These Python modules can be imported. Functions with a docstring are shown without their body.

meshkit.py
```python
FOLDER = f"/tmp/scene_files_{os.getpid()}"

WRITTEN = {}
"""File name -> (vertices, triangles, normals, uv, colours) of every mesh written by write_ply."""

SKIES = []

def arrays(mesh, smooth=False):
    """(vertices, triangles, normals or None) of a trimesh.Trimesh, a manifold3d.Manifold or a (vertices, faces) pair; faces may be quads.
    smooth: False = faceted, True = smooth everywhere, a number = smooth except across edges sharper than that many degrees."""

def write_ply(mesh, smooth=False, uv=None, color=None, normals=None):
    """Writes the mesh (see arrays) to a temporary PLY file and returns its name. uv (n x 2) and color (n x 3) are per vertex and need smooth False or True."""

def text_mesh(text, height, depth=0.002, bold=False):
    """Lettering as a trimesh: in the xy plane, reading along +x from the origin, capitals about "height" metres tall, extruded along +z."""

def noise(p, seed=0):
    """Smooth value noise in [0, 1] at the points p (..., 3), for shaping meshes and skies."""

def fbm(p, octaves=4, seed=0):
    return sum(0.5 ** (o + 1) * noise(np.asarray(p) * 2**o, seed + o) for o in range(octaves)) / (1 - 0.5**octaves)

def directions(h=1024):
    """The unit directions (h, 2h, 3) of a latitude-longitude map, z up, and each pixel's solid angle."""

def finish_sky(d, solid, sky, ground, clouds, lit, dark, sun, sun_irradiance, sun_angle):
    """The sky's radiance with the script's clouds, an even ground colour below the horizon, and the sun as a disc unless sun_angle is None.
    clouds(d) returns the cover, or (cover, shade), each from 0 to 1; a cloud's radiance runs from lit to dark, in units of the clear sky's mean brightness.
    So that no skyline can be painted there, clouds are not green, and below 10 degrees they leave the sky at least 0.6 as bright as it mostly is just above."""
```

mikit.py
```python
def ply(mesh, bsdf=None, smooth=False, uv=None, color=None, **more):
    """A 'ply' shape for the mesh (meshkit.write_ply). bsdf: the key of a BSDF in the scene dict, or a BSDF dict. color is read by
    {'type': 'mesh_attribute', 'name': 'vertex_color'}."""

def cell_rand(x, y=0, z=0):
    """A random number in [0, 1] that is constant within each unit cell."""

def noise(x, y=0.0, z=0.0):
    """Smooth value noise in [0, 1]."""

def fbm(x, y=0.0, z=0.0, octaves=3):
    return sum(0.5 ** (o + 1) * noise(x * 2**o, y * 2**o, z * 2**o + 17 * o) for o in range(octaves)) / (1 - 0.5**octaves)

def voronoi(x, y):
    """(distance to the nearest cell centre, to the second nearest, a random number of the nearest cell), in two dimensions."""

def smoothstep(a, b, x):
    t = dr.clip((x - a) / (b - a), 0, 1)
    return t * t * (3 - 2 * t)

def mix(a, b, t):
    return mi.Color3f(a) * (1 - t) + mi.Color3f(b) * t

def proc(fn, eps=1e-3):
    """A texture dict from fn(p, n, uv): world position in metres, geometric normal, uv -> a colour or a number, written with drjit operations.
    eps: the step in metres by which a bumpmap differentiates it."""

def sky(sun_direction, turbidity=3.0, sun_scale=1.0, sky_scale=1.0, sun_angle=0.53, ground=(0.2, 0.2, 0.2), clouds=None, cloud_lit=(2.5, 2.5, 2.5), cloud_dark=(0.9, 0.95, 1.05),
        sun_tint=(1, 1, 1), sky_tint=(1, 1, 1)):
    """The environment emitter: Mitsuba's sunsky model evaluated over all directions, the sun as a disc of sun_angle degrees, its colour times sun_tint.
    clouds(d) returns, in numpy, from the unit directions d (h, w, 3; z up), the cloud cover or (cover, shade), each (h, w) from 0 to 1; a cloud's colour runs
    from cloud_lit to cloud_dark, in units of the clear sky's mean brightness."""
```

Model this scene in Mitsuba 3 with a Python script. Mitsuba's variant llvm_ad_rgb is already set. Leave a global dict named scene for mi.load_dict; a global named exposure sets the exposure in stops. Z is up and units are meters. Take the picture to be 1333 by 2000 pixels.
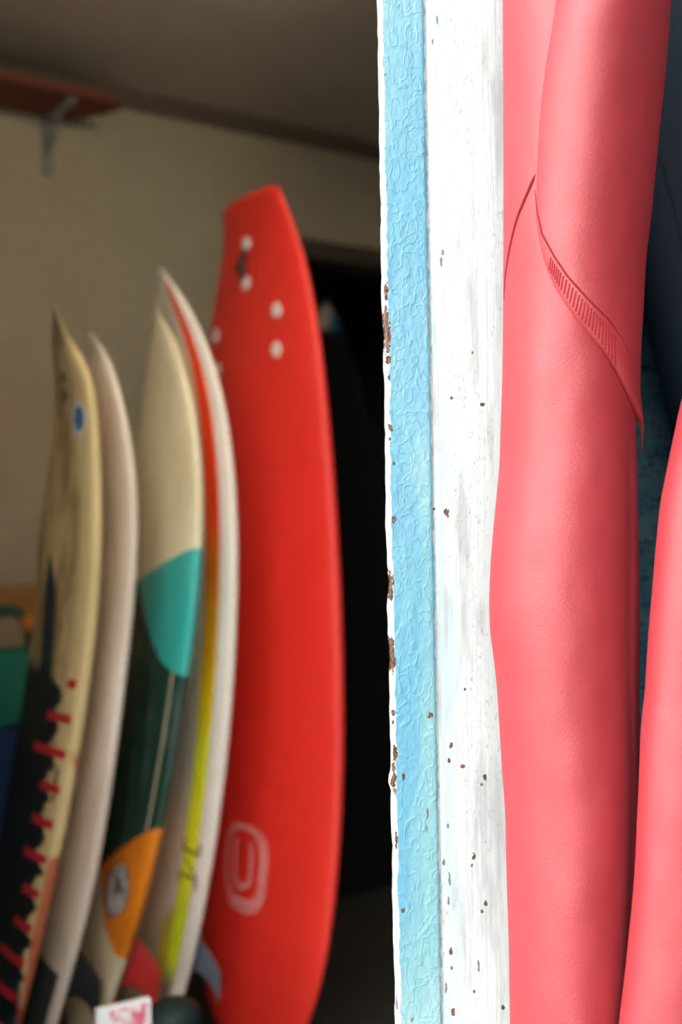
import math, random
import numpy as np, trimesh
import drjit as dr
import mitsuba as mi
import mikit, meshkit
from mikit import noise, fbm, smoothstep, mix
T = mi.ScalarTransform4f
random.seed(7); RNG = np.random.default_rng(7)
scene, labels = {}, {}

# ------------------------------------------------------------------ camera, sky, exposure
CAM = np.array([0.0, 0.0, 1.35]); F = 2200.0; ROLL = 0.015
RV = np.array([1, 0, -ROLL]) / math.hypot(1, ROLL); UV_ = np.array([ROLL, 0, 1]) / math.hypot(1, ROLL)
scene['camera'] = {'type': 'thinlens', 'fov': 2 * math.degrees(math.atan(666.5 / F)), 'fov_axis': 'x',
                   'to_world': T().look_at(origin=CAM.tolist(), target=[0, 1, 1.35], up=UV_.tolist()),
                   'aperture_radius': 0.0095, 'focus_distance': 1.29, 'near_clip': 0.05, 'far_clip': 200.0}
GLOW = np.array([-0.75, -0.55, 0.36]); GLOW /= np.linalg.norm(GLOW)          # where the hidden sun brightens the overcast


def overcast(d):
    c = 0.5 + 0.5 * (d @ GLOW)
    soft = meshkit.fbm(d * 2.2 + 5.0, 4, 3)
    return 1.0 + 0 * c, np.clip(1 - c ** 4.2 + 0.25 * (soft - 0.5), 0, 1)


scene['sky'] = mikit.sky(GLOW.tolist(), turbidity=6.0, sun_scale=0.0, sky_scale=1.0, ground=(0.42, 0.40, 0.37), clouds=overcast, cloud_lit=(9.6, 9.5, 9.3), cloud_dark=(0.4, 0.42, 0.45))
exposure = 3.42


def at(u, v, y):
    """the point at depth y behind the camera's plane that lies behind picture point (u, v) of the 1333 x 2000 frame"""
    return CAM + y * (RV * (u - 666.5) / F - UV_ * (v - 1000.0) / F + np.array([0, 1.0, 0]))


# ------------------------------------------------------------------ helpers
def obj(key, mesh, mat, label=None, category=None, group=None, kind=None, smooth=35, uv=None):
    scene[key] = mikit.ply(mesh, mat, smooth=smooth, uv=uv)
    d = {k: v for k, v in (('label', label), ('category', category), ('group', group), ('kind', kind)) if v}
    if d: labels[key] = d


def tag(key, label, category, group=None):
    labels[key] = {'label': label, 'category': category, **({'group': group} if group else {})}


def cat(*m): return trimesh.util.concatenate([x for x in m])


def box(x0, x1, y0, y1, z0, z1):
    b = trimesh.creation.box((x1 - x0, y1 - y0, z1 - z0)); b.apply_translation(((x0 + x1) / 2, (y0 + y1) / 2, (z0 + z1) / 2)); return b


def rbox(sx, sy, sz, r):
    """box centred at the origin with rounded edges"""
    import manifold3d as m3
    s = m3.Manifold.sphere(r, 16)
    pts = [s.translate((i * (sx / 2 - r), j * (sy / 2 - r), k * (sz / 2 - r))) for i in (-1, 1) for j in (-1, 1) for k in (-1, 1)]
    h = m3.Manifold.batch_hull(pts).to_mesh()
    return trimesh.Trimesh(h.vert_properties[:, :3], h.tri_verts)


def placed(m, rotz=0.0, loc=(0, 0, 0)):
    m = m.copy(); m.apply_transform(trimesh.transformations.rotation_matrix(rotz, (0, 0, 1))); m.apply_translation(loc); return m


def tube(path, r, n=10):
    """swept round tube along points, r a number or one per point; closed ends"""
    p = np.asarray(path, float); m = len(p); r = np.broadcast_to(np.asarray(r, float), (m,))
    t = np.gradient(p, axis=0); t /= np.linalg.norm(t, axis=1, keepdims=True)
    ref = np.array([0, 0, 1.0]) if abs(t[0, 2]) < 0.9 else np.array([1.0, 0, 0])
    V = []
    for i in range(m):
        a = np.cross(t[i], ref); a /= np.linalg.norm(a); ref = np.cross(a, t[i])
        ang = np.arange(n) * 2 * np.pi / n
        V.append(p[i] + r[i] * (np.cos(ang)[:, None] * a + np.sin(ang)[:, None] * ref))
    V = np.vstack(V + [p[:1], p[-1:]]); Fc = []
    for i in range(m - 1):
        for k in range(n):
            a, b = i * n + k, i * n + (k + 1) % n
            Fc += [[a, b, b + n], [a, b + n, a + n]]
    for k in range(n):
        Fc += [[m * n, (k + 1) % n, k], [m * n + 1, (m - 1) * n + k, (m - 1) * n + (k + 1) % n]]
    tm = trimesh.Trimesh(V, Fc, process=False)
    trimesh.repair.fix_normals(tm)
    return tm


def spline(x, pts):
    """smooth curve through (x, y) pairs"""
    from scipy.interpolate import PchipInterpolator
    pts = sorted(pts); return PchipInterpolator([p[0] for p in pts], [p[1] for p in pts], extrapolate=True)(x)


def tint(c): return mi.Color3f(*c)


def srgb(r, g, b):
    f = lambda x: (x / 255 / 12.92) if x < 10.3 else ((x / 255 + 0.055) / 1.055) ** 2.4
    return [f(r), f(g), f(b)]


def prin(color, rough=0.5, spec=0.5, **k):
    c = mikit.proc(color) if callable(color) else {'type': 'rgb', 'value': list(color)}
    return {'type': 'twosided', 'bsdf': {'type': 'principled', 'base_color': c, 'roughness': rough, 'specular': spec, **k}}


def bump(bsdf, fn, scale, eps=1e-3):
    inner = bsdf['bsdf']
    return {'type': 'twosided', 'bsdf': {'type': 'bumpmap', 'arbitrary': {**mikit.proc(fn, eps)}, 'bsdf': inner, 'scale': scale}}


# ------------------------------------------------------------------ materials of the setting
def plaster(base, amt, seed):
    def fn(p, n, uv):
        a = fbm(p.x * 3 + seed, p.y * 3, p.z * 3, 4); b = fbm(p.x * 45, p.y * 45 + seed, p.z * 45, 2)
        return tint(base) * (1 - amt + amt * 1.3 * a + 0.10 * (b - 0.5))
    return fn


scene['m_wall'] = bump(prin(plaster((0.50, 0.425, 0.29), 0.16, 3.0), 0.9, 0.2), lambda p, n, uv: fbm(p.x * 60, p.y * 60, p.z * 60, 3), 0.0015)
scene['m_ceiling'] = prin(plaster((0.46, 0.40, 0.31), 0.15, 9.0), 0.9, 0.2)
scene['m_trim'] = prin((0.10, 0.075, 0.055), 0.7, 0.2)
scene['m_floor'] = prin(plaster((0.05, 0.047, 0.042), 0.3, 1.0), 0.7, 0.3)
scene['m_ground'] = prin(plaster((0.46, 0.44, 0.40), 0.2, 5.0), 0.9, 0.2)
scene['m_facade'] = prin(plaster((0.78, 0.79, 0.77), 0.08, 2.0), 0.8, 0.3)


def blue_stucco(p, n, uv):
    a = fbm(p.x * 25, p.y * 25, p.z * 25, 4); sp = smoothstep(0.60, 0.70, fbm(p.x * 160, p.y * 160, p.z * 160 + 3, 3))
    c = mix((0.08, 0.19, 0.26), (0.12, 0.25, 0.30), smoothstep(0.35, 0.65, a))
    return mix(c, (0.02, 0.045, 0.07), sp * 0.8)


scene['m_bluewall'] = bump(prin(blue_stucco, 0.85, 0.2), lambda p, n, uv: fbm(p.x * 120, p.y * 120, p.z * 120, 3), 0.004)

# ------------------------------------------------------------------ the room
K = 1.1
WP = np.array([0.12 * K, 3.6 * K]); WT = np.array([1.44, 1.0]); WT = WT / np.linalg.norm(WT); WN = np.array([WT[1], -WT[0]])
CEIL = 2.636


def wbox(s0, s1, n0, n1, z0, z1):
    """box in the frame of the wall behind the boards: s along it, n out of it into the room"""
    b = trimesh.creation.box((s1 - s0, n1 - n0, z1 - z0)); b.apply_translation(((s0 + s1) / 2, (n0 + n1) / 2, (z0 + z1) / 2))
    m = np.eye(4); m[:2, 0] = WT; m[:2, 1] = WN; m[:2, 3] = WP
    b.apply_transform(m); b.invert() if np.linalg.det(m[:3, :3]) < 0 else None
    return b


def wpt(s, n, z): return np.array([*(WP + WT * s + WN * n), z])


S0, S1, DOORH = -0.315, 0.53, 2.27
obj('wall_back', cat(wbox(-4.6, S0, -0.15, 0, 0, CEIL), wbox(S1, 1.4, -0.15, 0, 0, CEIL), wbox(S0, S1, -0.15, 0, DOORH, CEIL)), 'm_wall', kind='structure', smooth=False)
obj('trim_1', cat(wbox(S0 - 0.001, S1, -0.15, 0.012, DOORH - 0.06, DOORH), wbox(S1, S1 + 0.07, -0.15, 0.012, 0, DOORH), wbox(S0 - 0.07, S0, -0.15, 0.012, 0, DOORH)), 'm_trim', kind='structure', smooth=False)
obj('trim_2', wbox(-4.5, 1.3, 0, 0.02, CEIL - 0.05, CEIL), 'm_trim2', kind='structure', smooth=False)
scene['m_trim2'] = prin((0.15, 0.11, 0.08), 0.7, 0.2)
obj('ceiling', box(-4.2, 1.2, 1.42, 5.2, CEIL, CEIL + 0.1), 'm_ceiling', kind='structure', smooth=False)
obj('floor', box(-4.2, 3.0, 1.3, 6.8, -0.1, -0.0), 'm_floor', kind='structure', smooth=False)
obj('ground', box(-14, 14, -16, 1.3, -0.1, -0.0), 'm_ground', kind='structure', smooth=False)
# dark room behind the doorway
BD = -5.6
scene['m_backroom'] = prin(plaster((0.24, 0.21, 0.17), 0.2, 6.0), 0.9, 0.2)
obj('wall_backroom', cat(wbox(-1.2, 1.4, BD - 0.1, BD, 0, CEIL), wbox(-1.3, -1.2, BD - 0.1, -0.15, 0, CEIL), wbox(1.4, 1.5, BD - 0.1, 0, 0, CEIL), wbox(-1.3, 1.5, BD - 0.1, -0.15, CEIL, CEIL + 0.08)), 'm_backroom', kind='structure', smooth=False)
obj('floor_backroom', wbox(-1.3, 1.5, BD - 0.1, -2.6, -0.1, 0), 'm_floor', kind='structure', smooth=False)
# shop front: lintel, left pier, blue wall of the recess, right side wall
LINT = 2.6
obj('wall_front', box(-5.5, 0.75, 1.36, 1.46, LINT + 0.001, 3.4), 'm_facade', kind='structure', smooth=False)
obj('wall_left', box(-5.5, -0.57, 1.36, 1.46, 0, LINT), 'm_facade', kind='structure', smooth=False)
obj('wall_recess', cat(box(0.27, 0.75, 1.80, 1.90, 0, LINT), box(0.20, 0.27, 1.395, 1.90, 0, LINT)), 'm_bluewall', kind='structure', smooth=False)
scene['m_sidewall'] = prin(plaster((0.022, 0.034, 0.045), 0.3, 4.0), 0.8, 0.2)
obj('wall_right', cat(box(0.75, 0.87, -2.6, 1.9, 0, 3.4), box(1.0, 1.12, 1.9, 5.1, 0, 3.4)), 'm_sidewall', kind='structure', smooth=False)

# fluorescent lamp on the shop's ceiling behind the door post, above the frame
LX, LZ = 0.12, CEIL - 0.055
obj('ceiling_lamp__housing', box(LX - 0.05, LX + 0.05, 1.50, 2.50, CEIL - 0.035, CEIL), 'm_facade', smooth=False)
scene['ceiling_lamp__tube'] = mikit.ply(tube([(LX, 1.55 + 0.09 * i, LZ) for i in range(11)], 0.018, 12), None, smooth=True, emitter={'type': 'area', 'radiance': {'type': 'rgb', 'value': [5.2, 4.4, 3.2]}})
tag('ceiling_lamp', 'warm fluorescent tube lamp on the shop ceiling above the surfboards, over the frame', 'lamp')

# ------------------------------------------------------------------ the painted door post
PY = 1.345
pa, pb = at(737, 0, PY), at(773, 2000, PY)


def post_x(z): return pa[0] + (pb[0] - pa[0]) * (z - pa[2]) / (pb[2] - pa[2])


def post_local(u, v):
    q = at(u, v, PY); return q[0] - post_x(q[2]), q[2]


CHIPS = [(756, 570, 3, 14), (755, 602, 2, 6), (754, 628, 6, 20), (756, 660, 7, 24), (760, 703, 5, 7), (760, 738, 3, 4), (763, 836, 4, 6), (762, 858, 2, 3), (770, 905, 2, 3),
         (770, 1015, 4, 6), (760, 1140, 7, 20), (763, 1158, 5, 12), (763, 1264, 7, 20), (765, 1290, 7, 20), (769, 1392, 3, 6), (768, 1410, 2, 4), (772, 1470, 4, 12), (769, 1498, 3, 10), (771, 1525, 4, 12),
         (789, 1517, 3, 5), (775, 1638, 2, 10), (774, 1652, 2, 5), (788, 1780, 3, 5), (874, 1000, 4, 5), (876, 1008, 2, 3), (849, 994, 2, 2), (909, 1347, 3, 3), (841, 1397, 4, 5), (905, 1498, 4, 4),
         (948, 1519, 4, 5), (942, 1533, 2, 3), (878, 1487, 3, 5), (882, 1457, 3, 6), (927, 1675, 3, 6), (923, 1691, 2, 3), (950, 1767, 5, 5), (943, 1781, 3, 4), (883, 1892, 3, 4),
         (882, 1860, 3, 6), (886, 1978, 4, 6), (984, 1969, 3, 4), (927, 1938, 2, 3), (924, 689, 2, 3), (943, 790, 4, 4), (883, 777, 3, 3)]
DARKS = [(863, 510, 2, 9), (879, 1717, 2, 14), (876, 1614, 2, 4), (872, 1933, 2, 9), (936, 1888, 2, 10), (868, 1686, 3, 5), (866, 492, 2, 5), (855, 40, 2, 9), (846, 80, 2, 5), (877, 1760, 2, 10), (753, 146, 3, 3), (836, 1590, 2, 8), (834, 1620, 2, 6),
         (772, 1545, 3, 7), (775, 1960, 2, 10), (805, 1992, 3, 4)]


def chips(uv, items):
    out = mi.Float(0)
    x, z = mi.Float(uv.x), mi.Float(uv.y)
    w = (fbm(x * 450, z * 300, 1.0, 3) - 0.5) * 1.5
    for (u, v, rx, ry) in items:
        cx, cz = post_local(u, v); k = PY / F
        d = dr.sqrt(dr.square((x - cx) / (rx * k * 0.98)) + dr.square((z - cz) / (ry * k * 0.98)))
        out = dr.maximum(out, smoothstep(1.25, 0.95, d + w))
    return out


EDGE = 0.0062; STRIP = 0.0555


def post_color(p, n, uv):
    x, z = mi.Float(uv.x), mi.Float(uv.y)
    w = (fbm(x * 160, z * 90, 4.0, 3) - 0.5)
    blue = mix(mix((0.135, 0.29, 0.32), (0.20, 0.345, 0.36), smoothstep(0.35, 0.7, fbm(x * 18, z * 7, 2.0, 3))), (0.065, 0.225, 0.33), smoothstep(0.42, 0.72, fbm(x * 22 + 9, z * 3.2, 8.0, 3)) * 0.8)
    white = mix((0.365, 0.395, 0.39), (0.275, 0.30, 0.30), smoothstep(0.48, 0.72, fbm(x * 55, z * 9, 3.0, 5)))
    # a thin bluish wash of brushed overpaint beside the strip, streaky
    wash = smoothstep(STRIP + 0.032, STRIP + 0.006, x + 0.030 * (fbm(x * 60, z * 5, 7.0, 3) - 0.5)) * smoothstep(0.42, 0.72, fbm(x * 200, z * 7, 6.0, 4) + 0.05)
    white = mix(white, (0.30, 0.45, 0.49), wash * 0.75)
    # grey scuffs: small strokes inside worn areas
    area = smoothstep(0.50, 0.68, fbm(x * 28, z * 7 + 3, 12.0, 3)); fine = smoothstep(0.60, 0.72, fbm(x * 420, z * 190, 2.5, 3))
    white = mix(white, (0.20, 0.21, 0.21), area * fine * 0.6)
    c = mix(blue, white, smoothstep(STRIP - 0.0008, STRIP + 0.0008, x + w * 0.004))
    # dirt caught along the strip's edge
    line = smoothstep(0.0022, 0.0004, dr.abs(x + w * 0.005 - STRIP)) * smoothstep(0.45, 0.62, fbm(x * 260, z * 120, 9.0, 3))
    c = mix(c, (0.10, 0.17, 0.22), line * 0.6)
    speck = smoothstep(0.70, 0.76, fbm(x * 380, z * 330, 5.0, 2)) * smoothstep(0.5, 0.6, fbm(x * 30, z * 12, 15.0, 2)) * smoothstep(STRIP + 0.01, STRIP, x)
    c = mix(c, (0.10, 0.22, 0.32), speck * 0.45)
    c = mix((0.50, 0.495, 0.465), c, smoothstep(EDGE - 0.0012, EDGE + 0.0012, x + w * 0.004))
    d = chips(uv, DARKS); c = mix(c, (0.10, 0.12, 0.13), d)
    r = chips(uv, CHIPS)
    halo = smoothstep(0.0, 0.6, r)
    rust = mix((0.13, 0.05, 0.022), (0.035, 0.018, 0.013), smoothstep(0.4, 0.65, fbm(x * 900, z * 500, 3.0, 3)))
    return mix(mix(c, (0.30, 0.18, 0.07), halo * 0.5), rust, smoothstep(0.3, 0.7, r))


def post_bump(p, n, uv):
    x, z = mi.Float(uv.x), mi.Float(uv.y)
    lump = fbm(x * 140, z * 90, 1.0, 3)
    ring = dr.abs(fbm(x * 110, z * 80, 20.0, 2) - 0.5)
    rough = smoothstep(STRIP + 0.004, STRIP - 0.002, x)
    strokes = fbm(x * 500, z * 14, 2.0, 2)
    return (0.8 * lump + 0.35 * smoothstep(0.08, 0.0, ring)) * (0.25 + 0.75 * rough) + 0.25 * strokes * (1 - rough) - 0.9 * chips(uv, CHIPS[:24])


scene['m_post'] = bump(prin(post_color, 0.42, 0.45), post_bump, 0.0012, 4e-4)


def profile_strip(prof, z0, z1, nz, wob):
    """sheet-metal profile (x offset from the post's left line, y) swept up the leaning post; returns mesh, uv"""
    prof = np.array(prof); zs = np.linspace(z0, z1, nz); V, U = [], []
    for z in zs:
        dx = wob(z) * np.clip(1 - prof[:, 0] / 0.012, 0, 1)
        V.append(np.stack([post_x(z) + prof[:, 0] + dx, prof[:, 1], np.full(len(prof), z)], 1)); U.append(np.stack([prof[:, 0], np.full(len(prof), z)], 1))
    n = len(prof); Fc = []
    for i in range(nz - 1):
        for k in range(n - 1):
            a = i * n + k; Fc += [[a, a + 1, a + n + 1], [a, a + n + 1, a + n]]
    return trimesh.Trimesh(np.vstack(V), Fc, process=False), np.vstack(U)


def wob(z):
    a = float(meshkit.fbm(np.array([z * 18, 1.0, 2.0]), 4, 3)) - 0.5; b = float(meshkit.noise(np.array([z * 90, 5.0, 2.0]), 8)) - 0.5
    chip = sum(0.0016 * math.exp(-((z - post_local(u, v)[1]) / 0.012) ** 2) for (u, v) in ((752, 650), (760, 1140), (763, 1280)))
    drip = -0.003 * math.exp(-((z - post_local(762, 1530)[1]) / 0.006) ** 2)
    return 0.003 * a + 0.0011 * b + chip + drip


R_ = 0.004
prof = [(0.004, PY + 0.045), (0.0005, PY + 0.03), (0, PY + 0.008)] + [(R_ - R_ * math.cos(t), PY + R_ - R_ * math.sin(t)) for t in np.linspace(0.1, math.pi / 2, 8)] + \
       [(x, PY) for x in np.linspace(R_ + 0.001, STRIP - 0.003, 20)] + [(STRIP - 0.001, PY + 0.0006), (STRIP + 0.001, PY + 0.0022), (STRIP + 0.003, PY + 0.0026)]
m, uvs = profile_strip(prof, 0, LINT, 620, wob)
obj('door_post__edge_strip', m, 'm_post', 'pale blue painted edge strip with rust chips', smooth=True, uv=uvs)
prof2 = [(STRIP + 0.002, PY + 0.0026)] + [(x, PY + 0.0026) for x in np.linspace(STRIP + 0.004, 0.255, 24)] + [(0.257, PY + 0.004), (0.257, PY + 0.05)]
m, uvs = profile_strip(prof2, 0, LINT, 300, lambda z: 0.0)
obj('door_post__face_panel', m, 'm_post', 'white painted face with small rust spots', smooth=True, uv=uvs)
tag('door_post', 'pale blue and white painted metal door post with a chipped rusty edge', 'door post')

# ------------------------------------------------------------------ wetsuits
PINK = (0.275, 0.0135, 0.021)


def neoprene(base, var):
    def fn(p, n, uv):
        a = fbm(p.x * 40, p.y * 40, p.z * 18, 3); b = noise(p.x * 900, p.y * 900, p.z * 900)
        return tint(base) * (1 - var + var * 2 * a * 0.9 + 0.10 * (b - 0.5))
    return fn


def knit(p, n, uv): return 0.6 * noise(p.x * 1300, p.y * 1300, p.z * 900) + 1.2 * fbm(p.x * 30, p.y * 30, p.z * 10, 2) * 2


scene['m_pink'] = bump(prin(neoprene(PINK, 0.10), 0.60, 1.0, sheen=1.0, sheen_tint=0.0), knit, 0.0006, 5e-4)
scene['m_seam'] = prin((0.16, 0.006, 0.010), 0.8, 0.2); scene['m_stitch'] = prin((0.24, 0.012, 0.018), 0.8, 0.2)
scene['m_navy'] = bump(prin(neoprene((0.006, 0.016, 0.027), 0.15), 0.7, 0.3), knit, 0.0006, 5e-4)


def cloth_tube(vs, left, right, depth, hd, shape=2.3, back=0.7, ridge=None, K_=72, nrow=220, wave=0.0, skew=0.0, lens=0.0):
    """hanging tube of cloth: left/right outline per height, front bulge hd(v); returns mesh and a function front(u_fraction, v)"""
    rows = np.linspace(vs[0], vs[1], nrow); V = []
    for v in rows:
        yc = depth(v) if callable(depth) else depth
        yl, yr = yc if isinstance(yc, tuple) else (yc, yc); l, r = at(left(v), v, yl), at(right(v), v, yr); h = hd(v) if callable(hd) else hd
        ang = np.linspace(np.pi, -np.pi, K_, endpoint=False)
        c, s = np.cos(ang), np.sin(ang)
        x = np.sign(c) * np.abs(c) ** (2 / shape); f = np.abs(s) ** (2 / shape)
        if lens: f = np.where(s > 0, np.maximum(1 - x * x, 0) ** lens, f)
        y = np.where(s > 0, -h * f * (1 - skew * x), back * h * f)
        if ridge is not None:
            s0, amp, w = ridge(v); y = y - np.where(s > 0, amp * np.exp(-((x - s0) / w) ** 2), 0)
            y = y + np.where(s > 0, 0.0035 * float(np.interp(v, [780, 950, 1800, 2000], [0, 1, 1, 0.4])) * np.exp(-((x - 0.80 + 0.02 * math.sin(v / 90)) / 0.05) ** 2), 0)
        pts = (l + r) / 2 + np.outer(x, (r - l) / 2) + np.outer(y, [0, 1, 0])
        if wave:
            pts[:, 1] += wave * (meshkit.fbm(pts * [14, 0, 7], 3, 5) - 0.5)
        V.append(pts)
    n = K_; V = np.vstack(V); Fc = []
    for i in range(nrow - 1):
        a = i * n + np.arange(n); b = i * n + (np.arange(n) + 1) % n
        Fc.append(np.stack([a, b, b + n], 1)); Fc.append(np.stack([a, b + n, a + n], 1))
    V = np.vstack([V, V[:n].mean(0), V[-n:].mean(0)]); e = len(V)
    k = np.arange(n); Fc.append(np.stack([np.full(n, e - 2), (k + 1) % n, k], 1)); Fc.append(np.stack([np.full(n, e - 1), (nrow - 1) * n + k, (nrow - 1) * n + (k + 1) % n], 1))
    tm = trimesh.Trimesh(V, np.vstack(Fc), process=False); trimesh.repair.fix_normals(tm); return tm


def front_hit(mesh, pts):
    """where the camera-facing side of a mesh lies behind picture points"""
    out = []
    P = []
    for (u, v) in pts: P.append(at(u, v, 1.0) - CAM)
    loc, ray, _ = mesh.ray.intersects_location(np.tile(CAM, (len(P), 1)), np.array(P), multiple_hits=True)
    for i in range(len(P)):
        c = loc[ray == i]
        out.append(c[np.argmin(c[:, 1])] if len(c) else None)
    return out


WY = 1.27
legL = lambda v: float(spline(v, [(-400, 983), (-100, 983), (0, 983), (300, 984), (590, 984), (700, 983), (800, 980), (900, 977), (969, 971), (1038, 964), (1098, 959), (1176, 956), (1231, 958), (1277, 964), (1328, 970), (1397, 975), (1492, 981), (1584, 987), (1722, 991), (1860, 995), (2000, 997), (2300, 1000)]))
legR = lambda v: float(spline(v, [(-400, 1190), (0, 1200), (400, 1225), (700, 1240), (900, 1246), (1084, 1249), (1222, 1251), (1400, 1250), (1560, 1250), (1700, 1248), (2000, 1240), (2300, 1230)]))


def leg_ridge(v):
    s0 = float(spline(v, [(-400, -0.45), (450, -0.55), (700, -0.62), (950, -0.72), (1160, -0.85), (1300, -0.95), (2300, -0.95)]))
    return s0, 0.0035 * float(spline(v, [(-400, 0), (380, 0), (520, 1), (1000, 1), (1180, 0.6), (1350, 0), (2300, 0)])), 0.2


leg = cloth_tube((-400, 2250), legL, legR, WY, 0.070, 2.25, 0.5, leg_ridge, wave=0.010, skew=0.15, lens=0.85)
obj('wetsuit__leg', leg, 'm_pink', smooth=True)
fold = [(-400, 1140), (-60, 1094), (0, 1087), (60, 1078), (120, 1068), (200, 1058), (280, 1052), (360, 1049), (420, 1048), (475, 1055), (515, 1066), (558, 1084), (615, 1121), (662, 1160), (691, 1183), (748, 1215), (800, 1238), (850, 1254), (882, 1255)]
lobR_ = [(-400, 1345), (0, 1312), (100, 1305), (250, 1290), (325, 1282), (419, 1273), (512, 1263), (606, 1258), (700, 1253), (756, 1252), (801, 1256), (835, 1258), (860, 1257), (882, 1255.5)]
lobL = lambda v: float(spline(v, fold)); lobR = lambda v: float(spline(v, lobR_))
fh = [(v, h[1] - 0.0015) for (v, u), h in zip(fold, front_hit(leg, [(u, v) for (v, u) in fold])) if h is not None]
lob_h = lambda v: float(spline(v, [(-400, 0.072), (0, 0.070), (300, 0.060), (500, 0.045), (650, 0.025), (760, 0.012), (882, 0.003)]))
lob_y = lambda v: (float(spline(v, fh)), WY - 0.004)
lobe = cloth_tube((-400, 882), lobL, lobR, lob_y, lob_h, 2.05, 0.3, None, nrow=200, wave=0.004, skew=0.1, lens=0.8)
obj('wetsuit__upper_panel', lobe, 'm_pink', 'upper panel hanging over the leg with a curved stitched hem', smooth=True)


def stitch_band(mesh, upper, lower, n, r):
    out = []
    for i in range(n):
        f = (i + 0.5) / n; q = []
        for g in np.linspace(0, 1, 5):
            a = np.array([np.interp(f, np.linspace(0, 1, len(upper)), [p[k] for p in upper]) for k in (0, 1)]); b = np.array([np.interp(f, np.linspace(0, 1, len(lower)), [p[k] for p in lower]) for k in (0, 1)])
            q.append(tuple(a + (b - a) * g))
        h = [x for x in front_hit(mesh, q) if x is not None]
        if len(h) == 5: out.append(tube(np.array(h), r, 6))
    return cat(*out)


both = cat(leg, lobe)
hem_up = [(1046, 372), (1050, 410), (1060, 457), (1084, 501), (1110, 540), (1149, 584), (1188, 623), (1215, 660), (1236, 705)]
hem_lo = [(1051, 450), (1062, 502), (1085, 556), (1123, 613), (1162, 659), (1185, 688), (1217, 744)]
obj('wetsuit__hem_stitching', stitch_band(both, [(1075, 500), (1098, 535), (1135, 580), (1170, 618), (1203, 655)], [(1072, 524), (1094, 562), (1128, 612), (1166, 657), (1206, 718)], 24, 0.0010), 'm_stitch', 'rows of zigzag stitching along the hem', kind='stuff')
hp = [h for h in front_hit(both, [(float(np.interp(t, range(len(hem_up)), [p[0] for p in hem_up])), float(np.interp(t, range(len(hem_up)), [p[1] for p in hem_up]))) for t in np.linspace(0, 8, 60)]) if h is not None]
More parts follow.
